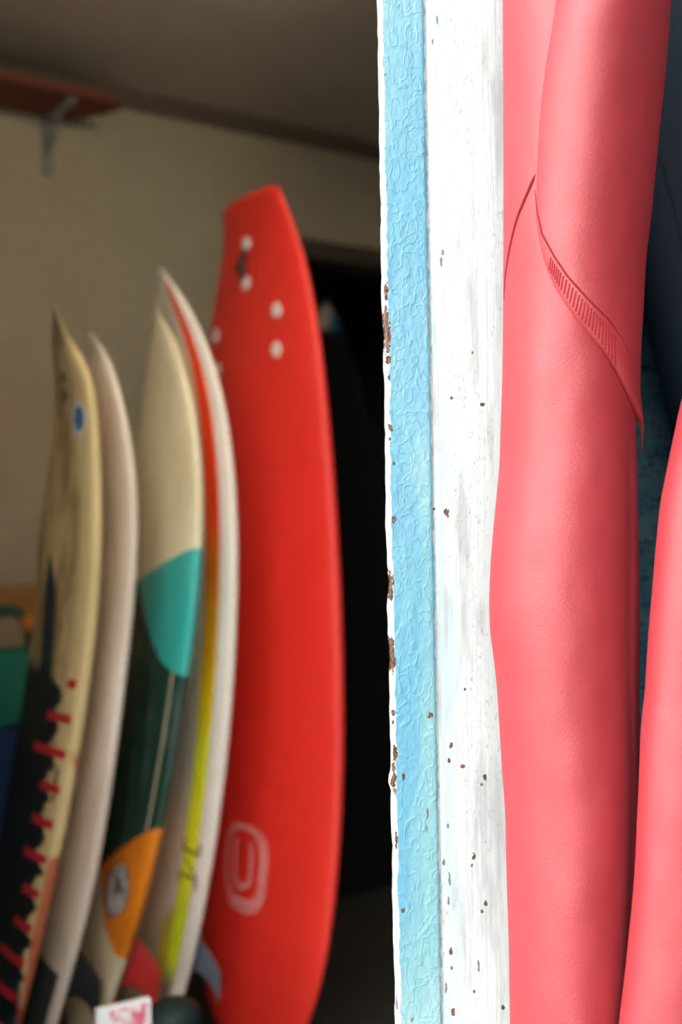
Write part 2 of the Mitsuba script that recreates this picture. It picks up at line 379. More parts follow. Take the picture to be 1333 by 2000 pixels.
obj('wetsuit__hem_seam', tube(np.array(hp) + [0, 0.0005, 0], np.interp(np.linspace(0, 1, len(hp)), [0, 0.2, 0.7, 1], [0.0006, 0.0013, 0.0012, 0.0004]), 8), 'm_seam', smooth=True)
sm = [(1047, 340), (1038, 362), (1026, 390), (1012, 425), (1001, 465), (993, 505), (987, 550), (985.5, 585)]
sp = [h for h in front_hit(leg, [(float(spline(t, list(enumerate([p[0] for p in sm])))), float(spline(t, list(enumerate([p[1] for p in sm]))))) for t in np.linspace(0, 7, 60)]) if h is not None]
obj('wetsuit__leg_seam', tube(np.array(sp) + [0, 0.0003, 0], np.interp(np.linspace(0, 1, len(sp)), [0, 0.1, 0.6, 1], [0.0006, 0.0021, 0.0015, 0.0005]), 8), 'm_seam', 'dark red curved seam', smooth=True)
tag('wetsuit', 'pink-red wetsuit with a stitched curved seam, hanging beside the blue and white post', 'wetsuit')

W2Y = 1.20
s2L = lambda v: float(spline(v, [(-400, 1490), (300, 1430), (600, 1380), (790, 1334), (850, 1322), (900, 1311), (992, 1292), (1130, 1279), (1222, 1271), (1360, 1262), (1400, 1257), (1561, 1248), (1722, 1240), (1860, 1228), (2000, 1212), (2300, 1180)]))
s2R = lambda v: float(spline(v, [(-400, 1650), (300, 1630), (800, 1600), (1400, 1590), (2300, 1560)]))
suit2 = cloth_tube((-400, 2250), s2L, s2R, W2Y, 0.055, 2.8, 0.5, None, wave=0.012)
obj('wetsuit_001__leg', suit2, 'm_pink', smooth=True)
tag('wetsuit_001', 'second pink wetsuit, cut off by the right edge of the photo', 'wetsuit')

NY = 1.62
nL = lambda v: float(spline(v, [(-250, 1130), (200, 1190), (500, 1232), (606, 1257), (700, 1280), (830, 1309), (950, 1333), (1200, 1370), (1500, 1395)]))
nR = lambda v: float(spline(v, [(-250, 1560), (1500, 1560)]))
navy = cloth_tube((-250, 1500), nL, nR, NY, 0.06, 2.4, 0.5, None, nrow=140)
obj('wetsuit_002__sleeve', navy, 'm_navy', smooth=True)
ns = [h for h in front_hit(navy, [(1290 + 43 * t, 305 + 150 * t + 20 * t * t) for t in np.linspace(0, 1.6, 24)]) if h is not None]
obj('wetsuit_002__seam', tube(np.array(ns), 0.0016, 6), 'm_navy', smooth=True)
tag('wetsuit_002', 'dark navy wetsuit hanging in shade before the rough blue wall, behind the pink ones', 'wetsuit')

scene['m_rail'] = prin((0.35, 0.35, 0.34), 0.4, 0.5, metallic=0.6)
tz = at(1100, -400, WY)[2] + 0.012
obj('hanging_rail', cat(tube([(0.14, 1.25, tz), (0.45, 1.25, tz), (0.75, 1.25, tz)], 0.014, 12), tube([(0.14, 1.25, tz), (0.14, 1.30, tz), (0.14, 1.348, tz)], 0.010, 10)), 'm_rail', 'steel rail over the frame that the pink wetsuits hang from', 'rail', smooth=40)
tz = at(1300, -250, NY)[2] + 0.012
obj('hanging_rail_001', tube([(0.27, NY, tz), (0.5, NY, tz), (0.75, NY, tz)], 0.012, 12), 'm_rail', 'steel rail in the recess that the navy wetsuit hangs from, over the frame', 'rail', smooth=40)

# ------------------------------------------------------------------ surfboards
def board(curve, y_bot, y_top, ang, wmax, thick, outline, tail_up=False, rows=170, K_=64, deck_crown=0.8):
    """curve: (u, v) of the rail nearest the viewer from the top down. Returns mesh, uv (u: 0..1 across the deck from far to near rail, 1..2 across the bottom; v: metres down from the top)
    and a frame function."""
    cv = sorted(curve, key=lambda p: p[1]); vv = np.array([p[1] for p in cv]); uu = np.array([p[0] for p in cv])
    v0, v1 = vv[0], vv[-1]
    g = np.linspace(0, 1, rows); g = g + 0.0; e = 0.5 - 0.5 * np.cos(np.pi * g); tt = 0.5 * g + 0.5 * e
    a = math.radians(ang); W = np.array([math.sin(a), -math.cos(a), 0])
    from scipy.interpolate import UnivariateSpline
    sp_ = UnivariateSpline(vv, uu, k=3, s=len(vv) * 1.2)
    C, HW = [], []
    for t in tt:
        v = v0 + (v1 - v0) * t; hw = max(0.002, float(spline(v, outline))); yc = y_top + (y_bot - y_top) * t
        N = at(float(sp_(v)), v, yc + W[1] * hw); C.append(N - W * hw); HW.append(hw)
    C = np.array(C); HW = np.array(HW)
    from scipy.ndimage import gaussian_filter1d
    Tn = np.gradient(C, axis=0); Tn /= np.linalg.norm(Tn, axis=1, keepdims=True)
    dist = np.concatenate([[0], np.cumsum(np.linalg.norm(np.diff(C, axis=0), axis=1))])
    V, U = [], []
    for i, t in enumerate(tt):
        nrm = np.cross(W, Tn[i]); nrm /= np.linalg.norm(nrm)
        if nrm[0] > 0: nrm = -nrm
        th = thick / 2 * (0.30 + 0.70 * (4 * t * (1 - t)) ** 0.5) * min(1, (HW[i] / (wmax / 2)) / 0.35 + 0.12)
        ph = np.linspace(np.pi, -np.pi, K_ + 1); c, s = np.cos(ph), np.sin(ph)
        x = np.sign(c) * np.abs(c) ** 0.85; z = np.sign(s) * np.abs(s) ** deck_crown
        V.append(C[i] + np.outer(x * HW[i], W) + np.outer(z * th, nrm))
        U.append(np.stack([np.where(s >= 0, 0.5 * (x + 1), 1 + 0.5 * (1 - x)), np.full(K_ + 1, dist[i])], 1)); U[-1][-1, 0] = 2.0; U[-1][0, 0] = 0
    n = K_ + 1; Fc = []
    for i in range(rows - 1):
        p = i * n + np.arange(n - 1); Fc.append(np.stack([p, p + 1, p + n + 1], 1)); Fc.append(np.stack([p, p + n + 1, p + n], 1))
    V = np.vstack(V); U = np.vstack(U)
    k = np.arange(n - 1); e = len(V)
    V = np.vstack([V, C[0], C[-1]]); U = np.vstack([U, [0.5, 0], [0.5, dist[-1]]])
    Fc.append(np.stack([np.full(n - 1, e), k + 1, k], 1)); Fc.append(np.stack([np.full(n - 1, e + 1), (rows - 1) * n + k, (rows - 1) * n + k + 1], 1))
    tm = trimesh.Trimesh(V, np.vstack(Fc), process=False)
    if tm.volume < 0: tm.invert()
    return tm, U, dict(C=C, HW=HW, T=Tn, W=W, tt=tt, dist=dist, G=V[:rows * n].reshape(rows, n, 3), A=U[:n, 0])


B1 = [(106, 598), (118, 625), (137, 672), (162, 708), (176, 760), (184, 815), (189, 892), (191, 964), (191, 1036), (188, 1148), (184, 1200), (176, 1244), (166, 1334), (157, 1406), (144, 1478), (133, 1550), (124, 1600), (108, 1680), (86, 1788), (67, 1860), (47, 1950), (34, 2000), (5, 2110), (-30, 2240)]
B2 = [(174, 650), (198, 676), (216, 723), (234, 784), (252, 863), (259, 910), (262, 982), (261, 1072), (258, 1148), (252, 1226), (241, 1316), (230, 1406), (217, 1496), (203, 1592), (187, 1680), (167, 1788), (148, 1860), (126, 1932), (107, 2000), (78, 2100), (58, 2170)]
B3 = [(304, 604), (324, 633), (342, 676), (360, 730), (374, 795), (383, 856), (389, 928), (391, 1000), (389, 1072), (385, 1126), (380, 1190), (373, 1262), (362, 1323), (355, 1370), (342, 1442), (331, 1514), (316, 1600), (302, 1673), (284, 1734), (266, 1806), (248, 1860), (230, 1914), (216, 1954), (182, 2060), (170, 2095)]
B4 = [(314, 522), (331, 548), (360, 590), (389, 640), (414, 705), (432, 784), (446, 856), (454, 910), (459, 1000), (461, 1072), (461, 1148), (460, 1172), (457, 1262), (448, 1370), (437, 1500), (424, 1608), (414, 1673), (400, 1752), (387, 1824), (371, 1896), (355, 1946), (325, 2040), (312, 2080)]
BR = [(540, 362), (556, 392), (572, 427), (590, 495), (605, 556), (620, 640), (632, 730), (641, 820), (648, 900), (656, 1020), (662, 1140), (666, 1260), (669, 1420), (668, 1500), (666, 1560), (662, 1660), (650, 1770), (638, 1865), (623, 1925), (602, 2000), (575, 2060), (530, 2108)]
H1 = [(598, 0), (640, 0.036), (672, 0.062), (730, 0.112), (838, 0.150), (910, 0.172), (1000, 0.198), (1090, 0.212), (1200, 0.207), (1400, 0.207), (1600, 0.203), (1900, 0.18), (2150, 0.15), (2225, 0.12), (2240, 0)]
H2 = [(650, 0), (690, 0.045), (740, 0.098), (820, 0.150), (900, 0.190), (1000, 0.220), (1150, 0.240), (1400, 0.24), (1700, 0.222), (1950, 0.185), (2150, 0.14), (2160, 0.12), (2170, 0)]
H3 = [(604, 0), (640, 0.045), (676, 0.08), (730, 0.125), (802, 0.168), (856, 0.200), (1000, 0.235), (1200, 0.25), (1450, 0.245), (1700, 0.222), (1900, 0.19), (2060, 0.15), (2085, 0.12), (2095, 0)]
H4 = [(522, 0), (560, 0.045), (610, 0.095), (690, 0.150), (780, 0.190), (900, 0.222), (1100, 0.24), (1350, 0.242), (1650, 0.225), (1900, 0.185), (2040, 0.15), (2070, 0.12), (2080, 0)]
HR = [(362, 0.118), (366, 0.130), (400, 0.146), (430, 0.160), (480, 0.188), (508, 0.203), (580, 0.236), (640, 0.252), (720, 0.266), (900, 0.28), (1300, 0.285), (1600, 0.282), (1850, 0.272), (1960, 0.25), (2030, 0.215), (2075, 0.165), (2098, 0.10), (2108, 0)]
SPECS = {'surfboard': (B1, 2.22, 2.30, 28, 0.49, 0.060, H1), 'surfboard_001': (B2, 2.34, 2.42, 28, 0.48, 0.058, H2),
         'surfboard_002': (B3, 2.45, 2.54, 28, 0.50, 0.064, H3), 'surfboard_003': (B4, 2.56, 2.66, 34, 0.49, 0.060, H4), 'surfboard_004': (BR, 2.66, 2.86, 36, 0.56, 0.075, HR)}
BOARD = {}
for key, (cv, yb, yt, an, wm, th, ol) in SPECS.items():
    BOARD[key] = board(cv, yb, yt, an, wm, th, ol)



def on_board(fr, u, v):
    """point and outward normal of a board's skin at (u, v)"""
    def pt(u, v):
        k = np.interp(v, fr['dist'], np.arange(len(fr['dist']))); i = min(int(k), len(fr['dist']) - 2); g = k - i
        row = fr['G'][i] * (1 - g) + fr['G'][i + 1] * g
        return np.array([np.interp(u, fr['A'], row[:, q]) for q in range(3)])
    e = 0.004; p = pt(u, v); du = pt(u + e, v) - pt(u - e, v); dv = pt(u, v + e) - pt(u, v - e)
    n = np.cross(dv, du); n /= np.linalg.norm(n); c = np.array([np.interp(v, fr['dist'], fr['C'][:, q]) for q in range(3)])
    if np.dot(n, p - c) < 0: n = -n
    return p, n


def half(fr, v): return float(np.interp(v, fr['dist'], fr['HW']))


def disc_on(fr, u, v, r, h, n=24):
    """small domed round cap lying on the skin, following its curve"""
    hw = half(fr, v); V, Fc = [], []
    rings = [(0.0, h), (0.6, h), (0.9, h * 0.8), (1.0, 0.0), (1.0, -0.002)]
    for rr, hh in rings:
        for k in range(n):
            a = 2 * np.pi * k / n; p, nn = on_board(fr, u + r * rr * math.cos(a) / (2 * hw), v + r * rr * math.sin(a)); V.append(p + nn * hh)
    for i in range(len(rings) - 1):
        for k in range(n):
            a, b = i * n + k, i * n + (k + 1) % n; Fc += [[a, b, b + n], [a, b + n, a + n]]
    m = trimesh.Trimesh(V, Fc, process=True); trimesh.repair.fix_normals(m); return m


def fin_on(fr, u, v, base, height, rake, lean=0.0):
    """surf fin rooted on the bottom skin: swept-back planform with a lens section"""
    p0, n0 = on_board(fr, u, v); p1, n1 = on_board(fr, u, v + base); ax = p1 - p0; ax /= np.linalg.norm(ax); nn = n0 + n1; nn -= ax * np.dot(nn, ax); nn /= np.linalg.norm(nn)
    sd = np.cross(ax, nn); nn = nn + sd * lean; nn /= np.linalg.norm(nn); V, Fc = [], []; R, S = 16, 20
    for i in range(R):
        h = i / (R - 1); lead = base * (0.0 + 0) + rake * h ** 1.35 + base * 0.42 * h; trail = base + rake * h ** 1.7 - base * 0.10 * math.sin(math.pi * h) ** 0.8 * 1.6
        ch = max(0.004, (trail - lead) * (1 if h < 0.8 else math.sqrt(max(0.02, 1 - ((h - 0.8) / 0.2) ** 2)))); lead = trail - ch if h > 0.8 else lead
        for k in range(S):
            a = 2 * np.pi * k / S; x = 0.5 - 0.5 * math.cos(a); y = 0.0042 * (1 - 0.6 * h) * math.sin(a)
            V.append(p0 + ax * (lead + ch * x) + nn * (height * h - 0.006) + sd * y)
    for i in range(R - 1):
        for k in range(S):
            a, b = i * S + k, i * S + (k + 1) % S; Fc += [[a, b, b + S], [a, b + S, a + S]]
    m = len(V); V += [np.mean(V[:S], 0), np.mean(V[-S:], 0)]
    for k in range(S): Fc += [[m, (k + 1) % S, k], [m + 1, (R - 1) * S + k, (R - 1) * S + (k + 1) % S]]
    t = trimesh.Trimesh(V, Fc, process=False); trimesh.repair.fix_normals(t); return t


def sm(a, b, x): return smoothstep(a, b, x)


def inside(d, w): return smoothstep(w, -w, d)


def deck1(p, n, uv):
    u, v = mi.Float(uv.x), mi.Float(uv.y); x = u * 0.46
    stain = fbm(x * 14, v * 6, 3.0, 4); fine = fbm(x * 120, v * 40, 1.0, 3)
    c = mix((0.62, 0.46, 0.22), (0.27, 0.18, 0.07), sm(0.30, 0.62, stain + 0.25 * (fine - 0.5)) * sm(0.93, 0.80, u) * 0.9)
    c = mix(c, (0.13, 0.09, 0.05), inside(v - 0.09 + 0.06 * (stain - 0.5), 0.04) * 0.75)
    # round stickers near the nose
    for (su, sv, r) in ((0.572, 0.150, 0.013), (0.555, 0.190, 0.014)):
        d = dr.sqrt(dr.square((u - su) * 0.24) + dr.square(v - sv)); c = mix(c, (0.02, 0.035, 0.06), inside(d - r, 0.002))
    d = dr.sqrt(dr.square((u - 0.844) * 0.30) + dr.square(v - 0.244))
    c = mix(c, (0.60, 0.66, 0.70), inside(d - 0.033, 0.002)); c = mix(c, mix((0.02, 0.10, 0.24), (0.20, 0.34, 0.42), sm(0.55, 0.65, fbm(x * 160, v * 160, 2.0, 2))), inside(d - 0.026, 0.003))
    # blue-black painted art: a long streak, then a ragged dark field down the deck
    s_ = dr.abs(u - (0.41 + (v - 0.50) * 0.55)) - 0.12 * sm(0.49, 0.60, v)
    c = mix(c, (0.008, 0.028, 0.045), inside(s_, 0.015) * sm(0.50, 0.515, v))
    tooth = dr.abs((v - 0.775) / 0.0655 - dr.floor((v - 0.775) / 0.0655) - 0.5)
    edge = 0.80 + 0.09 * tooth * 2 - 0.18 * sm(0.80, 0.72, v) + 0.10 * sm(0.90, 1.20, v) + 0.10 * (fbm(x * 30, v * 60, 6.0, 3) - 0.5)
    c = mix(c, (0.005, 0.011, 0.014), inside(u - edge, 0.012) * sm(0.72, 0.76, v + 0.03 * (fine - 0.5)))
    drip = inside(dr.abs(u - 0.93) - 0.012, 0.008) * sm(0.6, 0.75, noise(v * 15, 3.0)) * sm(0.8, 0.81, v)
    c = mix(c, (0.02, 0.03, 0.03), drip)
    k = (v - 0.742) / 0.0655; cell = dr.floor(k); bar = inside(dr.abs(k - cell - 0.15 + 0.12 * (u - 0.9) * 4) - 0.13, 0.03)
    u0 = dr.select(cell < 0.5, 0.895, dr.select(cell < 1.5, 0.70, dr.select(cell < 2.5, 0.55, 0.80 - 0.2 * cell_(cell))))
    c = mix(c, (0.50, 0.02, 0.03), bar * sm(u0 - 0.01, u0 + 0.01, u) * inside(u - 0.972, 0.006) * sm(0.735, 0.742, v))
    rail = inside(dr.abs(u - 1.03) - 0.045 * sm(0.35, 0.6, noise(v * 7, 8.0)) , 0.01) * sm(0.86, 0.90, v)
    return mix(c, (0.42, 0.055, 0.02), rail * 0.85)


def cell_(c): return mikit.cell_rand(c, 3, 5)


def deck2(p, n, uv):
    u, v = mi.Float(uv.x), mi.Float(uv.y)
    return mix((0.74, 0.62, 0.51), (0.58, 0.46, 0.36), sm(0.4, 0.7, fbm(u * 5, v * 4, 2.0, 4)) * 0.6)


def deck3(p, n, uv):
    u, v = mi.Float(uv.x), mi.Float(uv.y); x = u * 0.48; d = dr.maximum(1 - u, 0.0); q = dr.select(u > 1, 2 - u, u)
    g = fbm(x * 30, v * 12, 2.0, 4); scuff = sm(0.55, 0.75, fbm(x * 45, v * 9, 5.0, 4))
    c = mix((0.74, 0.64, 0.42), (0.62, 0.50, 0.28), sm(0.45, 0.7, g) * 0.5)
    q1 = dr.minimum(u, 1.0)
    top = 0.680 - 0.145 * q1; low = 0.795 - 0.039 * d - 0.514 * d * d
    dark = mix((0.013, 0.045, 0.028), (0.055, 0.085, 0.085), scuff * 0.7)
    teal = mix((0.035, 0.40, 0.35), (0.10, 0.42, 0.38), scuff * 0.6)
    c = mix(c, teal, inside(top - v, 0.002)); c = mix(c, dark, inside(dr.maximum(low, top) - v, 0.002))
    o0 = 1.106 + 0.28 * d; o1 = 1.384 - 0.05 * d - 0.5 * d * d
    c = mix(c, mix((0.76, 0.22, 0.012), (0.60, 0.15, 0.01), sm(0.5, 0.7, g) * 0.6), inside(o0 - v, 0.002))
    c = mix(c, (0.68, 0.58, 0.38), inside(o1 - v, 0.002) * inside(o0 - v, 0.002))
    r = dr.sqrt(dr.square((u - 0.79) * 0.43) + dr.square(v - 1.262)); X = (u - 0.79) * 0.43; Y = v - 1.262
    c = mix(c, (0.05, 0.06, 0.06), inside(r - 0.057, 0.0015))
    pr = mix((0.62, 0.62, 0.58), (0.13, 0.14, 0.14), sm(0.46, 0.58, fbm(X * 90 + 4, Y * 90, 3.0, 3)) * 0.8)
    pr = mix(pr, (0.03, 0.035, 0.04), inside(dr.sqrt(dr.square(X * 1.2) + dr.square(Y + 0.010)) - 0.017 - 0.014 * (fbm(X * 120, Y * 120, 9.0, 2) - 0.5), 0.003))
    c = mix(c, pr, inside(r - 0.0535, 0.0015))
    # pale pin line along the rail
    return mix(c, (0.66, 0.56, 0.38), inside(dr.abs(u - 0.935) - 0.010, 0.004) * sm(0.80, 0.82, v) * inside(o0 - v, 0.002) * 0 + inside(dr.abs(u - 0.945) - 0.008, 0.005) * inside(v - o0, 0.002) * sm(0.785, 0.80, v) * 0.65)


def deck4(p, n, uv):
    u, v = mi.Float(uv.x), mi.Float(uv.y); x = u * 0.46
    g = fbm(x * 20, v * 7, 2.0, 4)
    c = mix((0.80, 0.72, 0.62), (0.66, 0.56, 0.40), inside(u - 0.82, 0.01) * (0.65 + 0.35 * g))
    yel = inside(1.50 - v - 0.5 * (u - 0.7), 0.02) * inside(dr.abs(u - 0.80) - 0.11, 0.03)
    c = mix(c, mix((0.55, 0.46, 0.03), (0.30, 0.25, 0.05), sm(0.4, 0.7, g)), yel)
    st = mix((0.88, 0.055, 0.008), (0.88, 0.19, 0.010), sm(0.56, 0.72, v)); st = mix(st, (0.88, 0.36, 0.010), sm(0.72, 0.84, v)); st = mix(st, (0.88, 0.60, 0.012), sm(0.84, 1.02, v)); st = mix(st, (0.82, 0.80, 0.03), sm(1.0, 1.12, v)); st = mix(st, (0.62, 0.76, 0.02), sm(1.30, 1.50, v))
    w = inside(dr.abs(u - 0.863) - 0.057, 0.004)
    c = mix(c, (0.25, 0.22, 0.18), inside(dr.abs(u - 0.863) - 0.064, 0.003) * sm(0.9, 1.3, v) * 0.7)
    c = mix(c, st, w * sm(0.03, 0.05, v) * inside(v - 1.60, 0.03))
    X = (u - 0.872) * 0.46; Y = v - 1.352
    glyph = dr.maximum(inside(dr.abs(dr.abs(X) - 0.030) - 0.005, 0.002) * inside(dr.abs(Y + 0.036) - 0.012, 0.002), inside(dr.abs(Y + 0.026) - 0.004, 0.002) * inside(dr.abs(X) - 0.034, 0.002))
    glyph = dr.maximum(glyph, inside(dr.abs(Y - 0.004 - 0.6 * X) - 0.004, 0.002) * inside(dr.abs(X) - 0.020, 0.002)); glyph = dr.maximum(glyph, inside(dr.abs(dr.abs(X) - 0.024 - 0.25 * Y) - 0.005, 0.002) * inside(dr.abs(Y - 0.034) - 0.016, 0.002))
    glyph = dr.maximum(glyph, inside(dr.abs(Y - 0.028) - 0.004, 0.002) * inside(dr.abs(X) - 0.026, 0.002))
    return mix(c, (0.05, 0.07, 0.03), glyph * 0.85)


def deck5(p, n, uv):
    u, v = mi.Float(uv.x), mi.Float(uv.y); X = (u - 0.405) * 0.53; Y = v - 1.668
    w = 0.006 * (fbm(X * 60, Y * 60, 2.0, 2) - 0.5); X = X + w; Y = Y + w
    ch = 0.5 + 0.5 * fbm(X * 160, Y * 50, 4.0, 3)
    def ring(hx, hy, r, x, y, t):
        ax, ay = dr.abs(x) - (hx - r), dr.abs(y) - (hy - r)
        d = dr.sqrt(dr.square(dr.maximum(ax, 0)) + dr.square(dr.maximum(ay, 0))) + dr.minimum(dr.maximum(ax, ay), 0) - r
        return inside(dr.abs(d) - t, 0.002)
    outer = ring(0.078, 0.088, 0.060, X, Y, 0.0065)
    out2 = ring(0.094, 0.104, 0.072, X, Y, 0.005) * sm(-0.02, 0.04, X + 0.7 * Y)
    inner = ring(0.036, 0.060, 0.034, X + 0.004, Y + 0.006, 0.0062) * sm(-0.060, -0.045, Y)
    m = dr.maximum(dr.maximum(outer, out2), inner) * inside(dr.abs(u - 0.5) - 0.45, 0.01)
    base = mix((0.80, 0.036, 0.022), (0.74, 0.030, 0.020), fbm(u * 6, v * 5, 1.0, 3))
    return mix(base, (0.80, 0.52, 0.48), m * ch)


for i, (fn, ro) in enumerate(((deck1, 0.5), (deck2, 0.36), (deck3, 0.24), (deck4, 0.34), (deck5, 0.48))):
    scene['m_board' + (f'_{i:03d}' if i else '')] = prin(fn, ro, 0.3 if i == 0 else 0.5)
scene['m_white_cap'] = prin((0.78, 0.74, 0.66), 0.4, 0.4); scene['m_black'] = prin((0.012, 0.012, 0.013), 0.5, 0.4)
scene['m_redfin'] = prin((0.55, 0.03, 0.025), 0.35, 0.5); scene['m_greyfin'] = prin((0.13, 0.16, 0.19), 0.4, 0.5); scene['m_pad'] = prin((0.035, 0.037, 0.038), 0.85, 0.2)
for key in SPECS:
    tm, U, fr = BOARD[key]
    obj(key + '__hull', tm, 'm_board' + key[9:], smooth=True, uv=U)
tag('surfboard', 'yellowed surfboard with a blue sticker and red and black art, leftmost board', 'surfboard')
tag('surfboard_001', 'plain off-white surfboard with a black tail pad, second board from the left', 'surfboard')
tag('surfboard_002', 'cream surfboard with teal, dark green and orange bands and a round badge', 'surfboard')
tag('surfboard_003', 'white surfboard with a stripe fading from orange to yellow, beside the red board', 'surfboard')
tag('surfboard_004', 'tall bright red soft surfboard with white fin caps and a chalky white emblem', 'surfboard')


def fins(key, v, mat, hgt, label, base=0.112, rake=0.05):
    fr = BOARD[key][2]
    for i, (u, dv, ln) in enumerate(((1.13, 0, 0.12), (1.5, 0.14, 0), (1.87, 0, -0.12))):
        obj(f'{key}__fin' + (f'_{i:03d}' if i else ''), fin_on(fr, u, v + dv, base, hgt, rake, ln), mat, label, smooth=40)


fins('surfboard_001', 1.25, 'm_black', 0.085, 'black fin', 0.12, 0.035)
fins('surfboard_002', 1.335, 'm_redfin', 0.105, 'red fin', 0.135, 0.03)
fins('surfboard_003', 1.50, 'm_greyfin', 0.100, 'grey fin', 0.10, 0.062)


def pad_on(fr, u0, u1, v0, v1):
    nu, nv = 90, 10; top, bot = [], []
    for v in np.linspace(v0, v1, nv):
        for k, u in enumerate(np.linspace(u0, u1, nu)):
            p, n = on_board(fr, u, v); e = min(k, nu - 1 - k); g = 0.0045 * min(1, e / 2 + 0.3) - (0.0028 if (k // 3) % 2 else 0); top.append(p + n * g); bot.append(p - n * 0.002)
    V = np.array(top + bot); Fc = []; o = nu * nv
    for i in range(nv - 1):
        for k in range(nu - 1):
            a = i * nu + k; Fc += [[a, a + 1, a + nu + 1], [a, a + nu + 1, a + nu], [o + a, o + a + nu + 1, o + a + 1], [o + a, o + a + nu, o + a + nu + 1]]
    rim = [k for k in range(nu)] + [i * nu + nu - 1 for i in range(1, nv)] + [(nv - 1) * nu + k for k in range(nu - 2, -1, -1)] + [i * nu for i in range(nv - 2, 0, -1)]
    for a, b in zip(rim, rim[1:] + rim[:1]): Fc += [[a, o + a, o + b], [a, o + b, b]]
    m = trimesh.Trimesh(V, Fc, process=False); trimesh.repair.fix_normals(m); return m


obj('surfboard_001__tail_pad', pad_on(BOARD['surfboard_001'][2], 0.12, 0.955, 1.305, 1.52), 'm_pad', 'black grooved tail pad', smooth=25)
fr = BOARD['surfboard_004'][2]
for i, (u, v) in enumerate(((0.443, 0.125), (0.448, 0.227), (0.751, 0.319), (0.728, 0.416), (0.125, 0.341), (0.168, 0.434))):
    obj('surfboard_004__fin_cap' + (f'_{i:03d}' if i else ''), disc_on(fr, u, v, 0.0195, 0.003), 'm_white_cap', 'white round fin cap', smooth=40)


def cord(fr, pts, r, lift=0.006, n=24):
    t = np.linspace(0, len(pts) - 1, n); out = []
    for q in t:
        u = float(spline(q, list(enumerate([p[0] for p in pts])))); v = float(spline(q, list(enumerate([p[1] for p in pts])))); p, nn = on_board(fr, u, v); out.append(p + nn * lift)
    return tube(np.array(out), r, 10)


obj('surfboard_004__leash_cord', cat(cord(fr, [(0.455, 0.142), (0.432, 0.160), (0.418, 0.176), (0.428, 0.196), (0.447, 0.214)], np.interp(np.linspace(0, 1, 24), [0, 0.5, 1], [0.007, 0.012, 0.008])),
                                  cord(fr, [(0.42, 0.176), (0.375, 0.180), (0.335, 0.178)], np.linspace(0.012, 0.005, 24))), 'm_black', 'black leash cord tied between two caps', smooth=True)

# ------------------------------------------------------------------ shelf and bracket at the ceiling
scene['m_shelf'] = prin(lambda p, n, uv: mix((0.17, 0.036, 0.016), (0.13, 0.03, 0.016), fbm(p.x * 8, p.y * 8, p.z * 40, 3)), 0.6, 0.3)
scene['m_steel'] = prin((0.22, 0.23, 0.23), 0.45, 0.5)
from shapely.geometry import Polygon
sb = trimesh.creation.extrude_polygon(Polygon([(-2.6, 0.022), (-1.115, 0.022), (-1.06, 0.12), (-1.035, 0.19), (-1.06, 0.225), (-2.6, 0.25)]), 0.024, engine='earcut'); sb.apply_translation((0, 0, 2.508))
mm = np.eye(4); mm[:2, 0] = WT; mm[:2, 1] = WN; mm[:2, 3] = WP; sb.apply_transform(mm); trimesh.repair.fix_normals(sb)
obj('wall_shelf__board', sb, 'm_shelf', smooth=False)
BS = -1.185
obj('wall_shelf__bracket', cat(wbox(BS - 0.014, BS + 0.014, 0.0, 0.006, 2.345, 2.508), wbox(BS - 0.014, BS + 0.014, 0.0, 0.20, 2.500, 2.508), tube([wpt(BS, 0.004, 2.40), wpt(BS, 0.12, 2.502)], 0.006, 8)), 'm_steel', 'pale steel bracket', smooth=False)
obj('wall_shelf__screw', placed(trimesh.creation.icosphere(2, 0.009), 0, wpt(BS + 0.02, 0.004, 2.465)), 'm_trim', smooth=True)
obj('wall_shelf__screw_001', placed(trimesh.creation.icosphere(2, 0.010), 0, wpt(BS - 0.006, 0.008, 2.352)), 'm_steel', smooth=True)
tag('wall_shelf', 'red-orange shelf board on a pale bracket under the ceiling, top left', 'shelf')

# ------------------------------------------------------------------ wooden rack and the things at the lower left
scene['m_wood'] = prin(lambda p, n, uv: mix((0.42, 0.21, 0.06), (0.30, 0.14, 0.04), fbm(p.x * 12, p.y * 12, p.z * 70, 3)), 0.6, 0.3)
scene['m_green'] = prin(lambda p, n, uv: mix((0.018, 0.22, 0.13), (0.014, 0.17, 0.10), fbm(p.x * 90, p.y * 90, p.z * 90, 3)), 0.6, 0.3)
scene['m_greendark'] = prin((0.012, 0.075, 0.05), 0.5, 0.4); scene['m_orange'] = prin((0.62, 0.17, 0.02), 0.4, 0.5); scene['m_navycloth'] = prin((0.02, 0.04, 0.10), 0.85, 0.2)
RN = 0.26
obj('wooden_rack__rail', wbox(-1.75, -0.62, RN, RN + 0.035, 1.09, 1.17), 'm_wood', smooth=False)
for i, s_ in enumerate((-1.72, -0.72)):
    obj('wooden_rack__post' + (f'_{i:03d}' if i else ''), wbox(s_ - 0.03, s_ + 0.03, RN - 0.045, RN, 0, 1.15), 'm_wood', smooth=False)
tag('wooden_rack', 'brown wooden rack rail behind the leftmost boards', 'rack')
GY = 2.62


def green_place(m): return placed(m, 0.15, at(5, 1365, GY))


